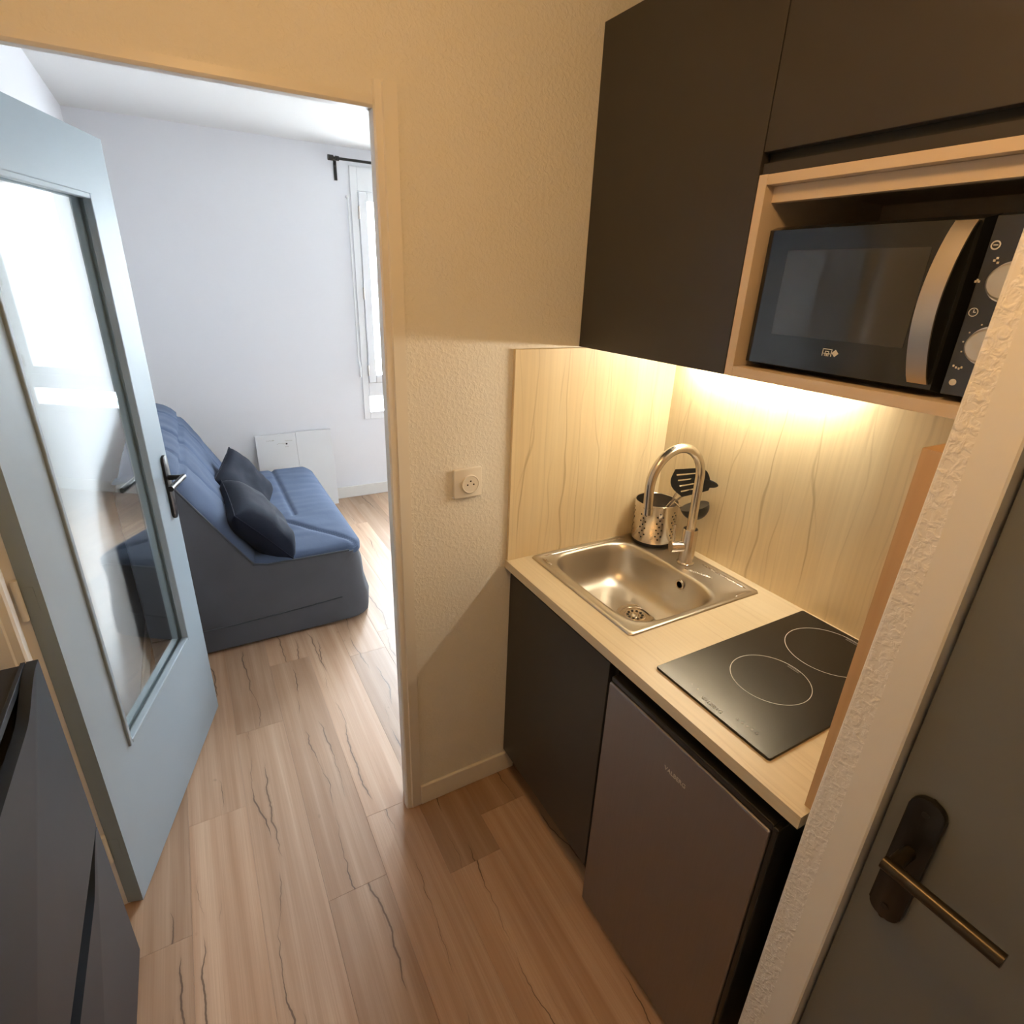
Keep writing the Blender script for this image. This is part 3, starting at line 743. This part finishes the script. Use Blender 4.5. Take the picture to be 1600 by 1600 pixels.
# microwave
mw = thing('microwave', 'black microwave oven with bowed silver handle in the niche', 'microwave', (.40, -.79, ZU+.0205))
MX, MY0, MY1, MZ0, MZ1 = .246, -1.024, -.5555, ZU+.025, 1.834
obj('body', box(MX+.030, .575, MY0+.003, MY1-.004, MZ0, MZ1-.004, .004), 'mw', mw)
for yy in (MY0+.05, MY1-.05):
    for xx in (.31, .54):
        b = bmesh.new(); lathe(b, [(.012, ZU+.0207), (.012, MZ0+.001)], (xx, yy, 0), 12); obj('foot', b, 'blackpl', mw)
YD = -.929
b = bmesh.new()
def frus(bm, x0, x1, y0, y1, z0, z1, i):
    a = [(x1, y0, z0), (x1, y1, z0), (x1, y1, z1), (x1, y0, z1)]; c = [(x0, y0+i, z0+i), (x0, y1-i, z0+i), (x0, y1-i, z1-i), (x0, y0+i, z1-i)]
    A = [bm.verts.new(v) for v in a]; B = [bm.verts.new(v) for v in c]
    bm.faces.new(A[::-1]); bm.faces.new(B)
    for k in range(4): bm.faces.new((A[k], A[(k+1)%4], B[(k+1)%4], B[k]))
frus(b, MX, MX+.030, YD+.0008, MY1, MZ0, MZ1, .008); dr = obj('door', b, 'mw', mw)
obj('window', box(MX-.0008, MX+.002, -.862, -.612, MZ0+.066, MZ1-.044, .0004), 'mw_glass', dr)
b = bmesh.new(); frus(b, MX, MX+.030, MY0, YD-.0008, MZ0, MZ1, .006); cp = obj('control_panel', b, 'mw', mw)
# bowed handle
b = bmesh.new(); ZA, ZB, yc, n = MZ0+.016, MZ1-.010, -.902, 22; sec = []
for k in range(n+1):
    t = k/n; z = ZA+(ZB-ZA)*t; o = .008+.040*math.sin(PI*t)**.8
    sec.append([b.verts.new((MX-o, yc+.015, z)), b.verts.new((MX-o, yc-.015, z)), b.verts.new((MX-o+.004, yc-.015, z)), b.verts.new((MX-o+.004, yc+.015, z))])
for A, B in zip(sec, sec[1:]):
    for k in range(4): b.faces.new((A[k], A[(k+1)%4], B[(k+1)%4], B[k]))
b.faces.new(sec[0]); b.faces.new(sec[-1]); ha = obj('handle', b, 'alu', dr, smooth=40)
b = bmesh.new()
for k in range(n):
    t0, t1 = k/n, (k+1)/n
    z0, z1 = ZA+(ZB-ZA)*t0, ZA+(ZB-ZA)*t1
    o0_, o1_ = .004+.040*math.sin(PI*t0)**.8, .004+.040*math.sin(PI*t1)**.8
    v = [b.verts.new(q) for q in ((MX-.0002, yc-.013, z0), (MX-o0_, yc-.013, z0), (MX-o1_, yc-.013, z1), (MX-.0002, yc-.013, z1))]
    w = [b.verts.new(Vector(x.co)+Vector((0, .004, 0))) for x in v]
    b.faces.new(v); b.faces.new(w[::-1])
    for q in range(4): b.faces.new((v[q], v[(q+1)%4], w[(q+1)%4], w[q]))
obj('handle_web', b, 'blackpl', ha)
for zc in (1.742, 1.655):
    b = bmesh.new(); lathe(b, [(.0255, MX), (.0255, MX-.004), (.0235, MX-.016), (.021, MX-.018), (0, MX-.018)], (0, -.977, zc), 36, 'x'); kn = obj('knob', b, 'knob', cp, smooth=35)
    b = bmesh.new(); lathe(b, [(.0275, MX-.0002), (.0275, MX-.003), (.026, MX-.003)], (0, -.977, zc), 36, 'x'); obj('knob_ring', b, 'chrome', kn, smooth=35)
b = bmesh.new(); xf = MX-.0004
def ringx(b, y, z, r, w=.001):
    n = 20; A = []; B = []
    for k in range(n):
        c, s = math.cos(2*PI*k/n), math.sin(2*PI*k/n); A.append(b.verts.new((xf, y+r*c, z+r*s))); B.append(b.verts.new((xf, y+(r-w)*c, z+(r-w)*s)))
    for k in range(n): b.faces.new((A[k], A[(k+1)%n], B[(k+1)%n], B[k]))
ringx(b, -.9445, 1.790, .0062, .0018); bx(b, xf, xf+.0002, -.9475, -.9415, 1.7895, 1.7910)
ringx(b, -.9445, 1.700, .0062); bx(b, xf, xf+.0002, -.9450, -.9440, 1.700, 1.704); bx(b, xf, xf+.0002, -.9475, -.944, 1.6995, 1.7005)
for y, z in ((-.952, 1.773), (-.949, 1.770), (-.954, 1.767), (-.9365, 1.744), (-.9385, 1.742), (-.9345, 1.742)): bx(b, xf, xf+.0002, y-.0015, y+.0015, z-.0015, z+.0015)
for a in (120, 150, 175, 200): 
    y, z = -.967+.033*math.cos(math.radians(180-a))*-1*-1, 1.655+.033*math.sin(math.radians(a)); y = -.977+.033*abs(math.cos(math.radians(a))); bx(b, xf, xf+.0002, y-.001, y+.001, z-.001, z+.001)
for y, z in ((-.942, 1.622), (-.946, 1.620), (-.950, 1.619), (-.953, 1.621)): bx(b, xf, xf+.0002, y-.0013, y+.0013, z-.0016, z+.0016)
lathe(b, [(.005, xf), (.005, xf+.0002)], (0, -.948, 1.598), 16, 'x')
o = obj('dial_mark', b, 'mark', cp); o['kind'] = 'stuff'
# small square emblem and diamond on the door
b = bmesh.new(); ey, ez = -.727, 1.611; u = .0013
for (a0, a1, c0, c1) in ((0, 14, 9, 10), (0, 1, 0, 10), (13, 14, 0, 10), (4, 5, 0, 7), (9, 10, 0, 7), (4, 10, 6, 7), (2, 12, 3, 4), (6, 8, 0, 3)):
    bx(b, MX-.0005, MX-.0002, ey-a1*u, ey-a0*u, ez+c0*u, ez+c1*u)
bmesh.ops.translate(b, verts=b.verts, vec=(0, 0, 0))
vs = [b.verts.new((MX-.0004, ey-.0245+q*.0065, ez+.0065+w*.0065)) for q, w in ((0, 1), (1, 0), (0, -1), (-1, 0))]; b.faces.new(vs)
obj('emblem', b, 'mark', dr)

# under-cabinet tube light
ul = thing('under_cabinet_light', 'slim lit tube light under the wall cabinet above the sink', 'light', (.57, -.33, ZU))
obj('housing', box(.538, .586, -.62, -.08, ZU-.009, ZU-.0003, .002), 'trim_cool', ul)
b = bmesh.new(); tube(b, [(.562, -.600, ZU-.019), (.562, -.100, ZU-.019)], .009, 12); obj('tube', b, 'tube', ul, smooth=True)

# socket
so = thing('wall_socket', 'square cream power socket on the wall beside the splashback', 'socket', (-.136, 0, 1.179))
b = bmesh.new(); prism(b, rrect(-.181, -.093, 1.136, 1.223, .004, 3), 'y', -.0005, -.013, .0025); obj('cover_plate', b, 'trim', so, smooth=35)
b = bmesh.new(); lathe(b, [(.0275, -.0131), (.0275, -.017), (.0255, -.0185), (.0240, -.0180), (.0235, -.0172), (0, -.0172)], (-.131, 0, 1.176), 40, 'y'); ins = obj('insert', b, 'trim', so, smooth=35)
for dx, dz in ((-.0095, -.002), (.0095, -.002), (0, .0085)):
    b = bmesh.new(); lathe(b, [(.0026, -.0175), (.0026, -.0168)], (-.131+dx, 0, 1.177+dz), 12, 'y'); obj('pin_hole', b, 'blackpl', ins)

# ------------------------------------------------------------------ shoe cabinet (lower left)
SC = thing('shoe_cabinet', 'anthracite two flap shoe cabinet in the hallway corner', 'shoe cabinet', (-1.29, -.43, 0))
CX, CY1, CY0, CH = -1.143, -.094, -.83, .962
b = bmesh.new(); x0 = XHL+.002
bx(b, x0, CX-.021, CY1-.016, CY1, 0, CH-.012); bx(b, x0, CX-.021, CY0, CY0+.016, 0, CH-.012); bx(b, x0, x0+.006, CY0+.016, CY1-.016, 0, CH-.012); bx(b, x0+.006, CX-.021, CY0+.016, CY1-.016, .0, .04)
obj('carcass', b, 'shoe', SC)
b = bmesh.new(); bx(b, x0, CX-.030, CY0-.002, CY1+.002, CH-.0118, CH-.002, .001); obj('top', b, 'shoe_in', SC)
obj('top_rim', box(CX-.0295, CX-.0215, CY0-.002, CY1+.002, CH-.0118, CH+.004, .001), 'shoe', SC)
def flap(z0, z1, dip, side):
    """front with a long shallow hand cut-out along its top edge"""
    pts = [(CY1+.001, z0), (CY1+.001, z1)]
    ya, yb = CY1-.022, CY0+.022
    for k in range(41):
        t = k/40; y = ya+(yb-ya)*t
        s = min(1, t/.22, (1-t)/.22); s = s*s*(3-2*s)
        pts.append((y, z1-dip*s))
    pts += [(CY0-.001, z1), (CY0-.001, z0)]
    b = bmesh.new(); prism(b, pts, 'x', CX-.020, CX, .0012); return b
obj('flap_front', flap(.486, CH+.004, .040, 1), 'shoe', SC, smooth=30)
obj('flap_front', flap(.012, .482, .048, 1), 'shoe', SC, smooth=30)
for z0, z1 in ((.50, CH-.07), (.05, .40)):
    obj('tray', box(CX-.12, CX-.03, CY0+.02, CY1-.02, z0, z1), 'shoe_in', SC)

# ------------------------------------------------------------------ ceiling lamp of the hallway (above the camera)
cl = thing('ceiling_lamp', 'round opal ceiling lamp in the hallway', 'lamp', (-.50, -1.05, H))
b = bmesh.new(); lathe(b, [(.15, H-.0005), (.15, H-.03), (.145, H-.032), (0, H-.032)], (-.50, -1.05, 0), 40); obj('base', b, 'trim', cl, smooth=35)
b = bmesh.new(); lathe(b, [(.14, H-.0325)]+[(.14*math.cos(PI/2*k/8), H-.034-.055*math.sin(PI/2*k/8)) for k in range(8)]+[(0, H-.089)], (-.50, -1.05, 0), 40); obj('shade', b, 'opal', cl, smooth='all')
la = bpy.data.lights.new('lamp_light', 'POINT'); la.energy = LAMP_POWER; la.color = LAMP_COLOUR; la.shadow_soft_size = .10
lo = bpy.data.objects.new('lamp_light', la); COL.objects.link(lo); lo.parent = cl; lo.location = (0, 0, -.14)

# ------------------------------------------------------------------ living room
# curtain rod
cr = thing('curtain_rod', 'black curtain rod on a bracket above the window', 'curtain rod', (.29, YB, 2.43))
b = bmesh.new(); tube(b, [(.275, YB-.075, 2.425), (1.92, YB-.075, 2.425)], .0085, 14); obj('rod', b, 'iron', cr, smooth=True)
b = bmesh.new(); tube(b, [(.240, YB-.075, 2.425), (.275, YB-.075, 2.425)], .017, 16); obj('finial', b, 'iron', cr, smooth=40)
for xx in (.300, 1.88):
    b = bmesh.new(); bx(b, xx-.010, xx+.010, YB-.008, YB-.0005, 2.305, 2.44, .001); tube(b, [(xx, YB-.006, 2.425), (xx, YB-.09, 2.425)], .008, 12); tube(b, [(xx-.012, YB-.075, 2.425), (xx+.012, YB-.075, 2.425)], .014, 14); obj('bracket', b, 'iron', cr, smooth=40)
# blind crank rod
bk = thing('blind_crank', 'thin white crank rod hanging left of the window', 'crank rod', (.368, YB-.02, 1.0))
b = bmesh.new(); tube(b, [(.368, YB-.022, 2.21), (.369, YB-.022, 1.10)], .0055, 10); obj('rod', b, 'trim_cool', bk, smooth=True)
b = bmesh.new(); tube(b, [(.368, YB-.0005, 2.212), (.368, YB-.024, 2.212)], .011, 12); obj('eyelet', b, 'trim_cool', bk, smooth=40)
b = bmesh.new(); tube(b, [(.369, YB-.022, 1.10), (.372, YB-.028, 1.085), (.374, YB-.034, 1.06), (.375, YB-.034, .985)], .0085, 10); obj('crank_handle', b, 'trim_cool', bk, smooth=True)

# white boards leaning on the far wall
lb = thing('leaning_board', 'two flat white boards leaning against the far wall behind the sofa', 'board', (-.16, 2.98, 0))
def lean(name, x0, x1, h, ybot, ytop, mat='panel'):
    b = bmesh.new(); t = .014
    prism(b, [(ybot, .001), (ytop, h), (ytop+t, h), (ybot+t, .001)], 'x', x0, x1, .001); return obj(name, b, mat, lb)
bo = lean('board', -.435, -.152, .588, 2.936, 3.022)
lean('board', -.150, .112, .594, 2.940, 3.024)
b = bmesh.new()
def onb(x, z): t = z/.588; return Vector((x, 2.936+(3.022-2.936)*t-.0012, z))
random.seed(4)
for x, z, w in ((-.36, .545, .05), (-.32, .542, .02), (-.23, .535, .05), (-.29, .515, .06), (-.235, .49, .03)):
    for q in range(int(w/.008)):
        c = onb(x+q*.009, z+random.uniform(-.003, .003)); bx(b, c.x, c.x+.005, c.y-.0004, c.y+.0003, c.z, c.z+.006)
o = obj('faint_print', b, MAT['mark'], bo); o['kind'] = 'stuff'
b = bmesh.new(); c = onb(-.222, .515); bx(b, c.x-.006, c.x+.006, c.y-.002, c.y+.0004, c.z-.006, c.z+.006, .002); obj('black_dot', b, 'blackpl', bo)

# sofa bed
sf = thing('sofa_bed', 'slate blue sofa bed with quilted cover along the living room wall', 'sofa', (-.62, 1.95, 0))
Y0, Y1 = 1.225, 2.665
def nz(v, s, a): return a*mnoise.noise(Vector(v)*s)
# slipcover: side profile lofted from near end to far end
prof = [(-.128, .025), (-.128, .12), (-.122, .22), (-.128, .32), (-.145, .385), (-.185, .415), (-.30, .420), (-.45, .420), (-.60, .422), (-.665, .435),
        (-.70, .50), (-.745, .575), (-.80, .665), (-.855, .755), (-.905, .838), (-.935, .880), (-.985, .905), (-1.06, .908), (-1.115, .888), (-1.130, .84),
        (-1.130, .6), (-1.130, .35), (-1.130, .12), (-1.130, .025), (-.95, .025), (-.75, .025), (-.55, .025), (-.35, .025), (-.2, .025)]
b = bmesh.new(); rows = []
ys = [0, .004, .016, .04]+[.04+(.92*i/22) for i in range(1, 23)]+[.984, .996, 1.0]
ins = {0: .030, 1: .016, 2: .005}
for j, ty in enumerate(ys):
    jj = min(j, len(ys)-1-j); i_ = ins.get(jj, 0)
    row = []
    cx, cz = -.62, .40
    for (x, z) in prof:
        fx, fz = x, z
        if i_ and z > .05:
            fx = x+(cx-x)*i_*.9; fz = z+(cz-z)*i_*.5
        if x > -.3 and z < .40:                              # rounded front corners, loose skirt
            dd = min(ty, 1-ty)*(Y1-Y0)
            if dd < .13: fx -= .13-math.sqrt(max(0, .13**2-(.13-dd)**2))*1.0 if z < .36 else .5*(.13-math.sqrt(max(0, .13**2-(.13-dd)**2)))
            if z < .2: fx += .022+nz((fx, ty*3, z), 5, .012)
        if z < .05: fz = .022+nz((x*2, ty*4, 1), 2, .008)
        y = Y0+(Y1-Y0)*ty
        row.append(b.verts.new((fx+nz((fx, y, fz), 7, .004), y, fz)))
    rows.append(row)
n = len(prof)
for A, B in zip(rows, rows[1:]):
    for k in range(n): b.faces.new((A[k], A[(k+1)%n], B[(k+1)%n], B[k]))
cap0 = b.faces.new(rows[0]); cap1 = b.faces.new(rows[-1][::-1])
obj('slipcover', b, 'sofa_side', sf, smooth=55)
# quilt on the seat
def smooth_groove(d, w): return math.exp(-(d/w)**2)
b = bmesh.new(); nx, ny = 54, 96; g = []
sx0, sx1, sy0, sy1 = -.69, -.135, Y0+.006, Y1-.01
def segd(p, a, c):
    p, a, c = Vector(p), Vector(a), Vector(c); t = max(0, min(1, (p-a).dot(c-a)/(c-a).length_squared)); return (p-(a+(c-a)*t)).length
for j in range(ny+1):
    row = []
    for i in range(nx+1):
        u, v = i/nx, j/ny; x = sx0+(sx1-sx0)*u; y = sy0+(sy1-sy0)*v
        e = min(u*.555, (1-u)*.555, v*1.43, (1-v)*1.43)
        ex_ = min((1-u)*.555, v*1.43, (1-v)*1.43)
        z = .424+.030*(1-math.exp(-ex_/.030))
        z -= .014*smooth_groove(segd((x, y), (-.39, 1.74), (-.39, 2.66)), .012)
        z -= .015*smooth_groove(segd((x, y), (-.46, 1.67), (-.15, 1.25)), .012)
        z -= .010*smooth_groove(segd((x, y), (-.46, 1.67), (-.69, 1.67)), .012)
        z += mnoise.noise(Vector((x*3.2, y*17, 3)))*.0045*min(1, e/.03)+mnoise.noise(Vector((x*6, y*5, 8)))*.004*min(1, e/.04)
        dd = min(y-sy0, sy1-y)
        if dd < .11: x -= (.11-math.sqrt(max(0, .11**2-(.11-dd)**2)))*.75*u**5
        row.append(b.verts.new((x, y, z)))
    g.append(row)
for j in range(ny):
    for i in range(nx): b.faces.new((g[j][i], g[j][i+1], g[j+1][i+1], g[j+1][i]))
low = [[b.verts.new((v.co.x, v.co.y, .419)) for v in (g[0])], [b.verts.new((v.co.x, v.co.y, .419)) for v in g[-1]]]
for i in range(nx): b.faces.new((g[0][i+1], g[0][i], low[0][i], low[0][i+1])); b.faces.new((g[-1][i], g[-1][i+1], low[1][i+1], low[1][i]))
lr = [b.verts.new((g[j][-1].co.x, g[j][-1].co.y, .395)) for j in range(ny+1)]
for j in range(ny): b.faces.new((g[j][-1], lr[j], lr[j+1], g[j+1][-1]))
sq = obj('seat_quilt', b, 'sofa', sf, smooth='all')
# quilt on the backrest: (s along slope, y)
bp_ = [(-.655, .440), (-.69, .490), (-.745, .575), (-.80, .665), (-.855, .755), (-.900, .832), (-.93, .888), (-.975, .925), (-1.04, .935), (-1.105, .925)]
acc = [0]
for a, c in zip(bp_, bp_[1:]): acc.append(acc[-1]+math.dist(a, c))
def onback(s):
    s *= acc[-1]
    for k in range(len(acc)-1):
        if s <= acc[k+1]+1e-9:
            t = (s-acc[k])/(acc[k+1]-acc[k]); a, c = bp_[k], bp_[k+1]
            d = Vector((c[0]-a[0], c[1]-a[1])).normalized(); return a[0]+(c[0]-a[0])*t, a[1]+(c[1]-a[1])*t, d
b = bmesh.new(); ns, ny = 52, 92; g = []
by0, by1 = Y0+.008, Y1-.012
for j in range(ny+1):
    row = []
    for i in range(ns+1):
        s, v = i/ns, j/ny; x, z, d = onback(s); y = by0+(by1-by0)*v
        nrm = Vector((d.y, -d.x))
        e = min(v*1.42, (1-v)*1.42)
        h = -.004+.062*(1-math.exp(-e/.055))*(.35+.65*math.sin(PI*min(1, s*.95+.02))**.7)
        for yy in (1.50, 1.86, 2.24):
            h -= .013*smooth_groove(y-(yy+.05*s), .010)
        h -= .016*smooth_groove((s-.70)*acc[-1], .014)
        h += mnoise.noise(Vector((s*4, y*9, 5)))*.007*min(1, e/.04)+mnoise.noise(Vector((s*11, y*3.5, 2)))*.004*min(1, e/.04)
        if nrm.x < 0: nrm = -nrm
        if z > .925: nrm = Vector((0, 1))
        row.append(b.verts.new((x+nrm.x*h, y, z+nrm.y*h)))
    g.append(row)
for j in range(ny):
    for i in range(ns): b.faces.new((g[j][i], g[j][i+1], g[j+1][i+1], g[j+1][i]))
for j, sg in ((0, 1), (ny, -1)):
    lw = [b.verts.new((v.co.x-.02, v.co.y, v.co.z-.025)) for v in g[j]]
    for i in range(ns): b.faces.new((g[j][i], g[j][i+1], lw[i+1], lw[i]))
obj('back_quilt', b, 'sofa', sf, smooth='all')
# piping at the near end
b = bmesh.new(); tube(b, [(-.215, Y0+.003, .421), (-.35, Y0-.001, .424), (-.60, Y0-.001, .427), (-.658, Y0, .442)]+[(x, Y0+.001, z) for x, z in bp_[1:8]], .0055, 8); obj('piping', b, 'pipe', sf, smooth=True)
b = bmesh.new(); tube(b, [(-1.12, Y0-.002, .145), (-.8, Y0-.003, .140), (-.5, Y0-.003, .150), (-.27, Y0-.001, .162)], .0035, 8); obj('hem_seam', b, 'pipe', sf, smooth=True)

# cushions
def cushion(name, label, ctr, rot, w, h, th, seed):
    o = thing(name, label, 'cushion', ctr, 'navy cushions on the sofa'); o.rotation_euler = rot
    b = bmesh.new(); n = 30; top = []; bot = []
    for j in range(n+1):
        rt, rb = [], []
        for i in range(n+1):
            u, v = 2*i/n-1, 2*j/n-1
            pin = 1-.085*(u*u)*(1-v*v)**1.0; pin2 = 1-.085*(v*v)*(1-u*u)
            x, y = u*w/2*(1-.07*(1-v*v)*u*u*0)*(1-.06*(1-(v*v))*abs(u)**6*0)*(1-.05*(1-v*v)*u*u), v*h/2*(1-.05*(1-u*u)*v*v)
            t = th/2*((1-u**4)*(1-v**4))**.55+.0015
            f = mnoise.noise(Vector((u*1.6+seed, v*1.6, seed)))*.022*(1-u*u)*(1-v*v)+mnoise.noise(Vector((u*4+seed, v*2.5, seed+3)))*.008*(1-u**4)*(1-v**4)
            rt.append(b.verts.new((x, y, t+f))); rb.append(b.verts.new((x, y, -t+f*.5)))
        top.append(rt); bot.append(rb)
    for j in range(n):
        for i in range(n):
            b.faces.new((top[j][i], top[j][i+1], top[j+1][i+1], top[j+1][i])); b.faces.new((bot[j][i], bot[j+1][i], bot[j+1][i+1], bot[j][i+1]))
    bd_ = [(0, i) for i in range(n+1)]+[(j, n) for j in range(1, n+1)]+[(n, i) for i in range(n-1, -1, -1)]+[(j, 0) for j in range(n-1, 0, -1)]
    edge = [Vector(top[j][i].co) for j, i in bd_]
    for k in range(len(bd_)):
        (j, i), (q, r) = bd_[k], bd_[(k+1) % len(bd_)]
        b.faces.new((top[j][i], bot[j][i], bot[q][r], top[q][r]))
    obj('cover', b, 'navy', o, smooth='all', local=True)
    b = bmesh.new(); tube(b, edge+[edge[0]], .003, 6, cap=False); obj('seam', b, 'navy', o, smooth=True, local=True)
    return o
cushion('cushion', 'navy cushion at the near end of the sofa seat, in front of the other', (-.600, 1.500, .556), (0, math.radians(50), math.radians(2)), .36, .54, .19, 1.3)
cushion('cushion', 'navy cushion leaning on the backrest beyond the nearer cushion', (-.602, 2.005, .565), (math.radians(14), math.radians(55), math.radians(-4)), .36, .44, .13, 7.7)
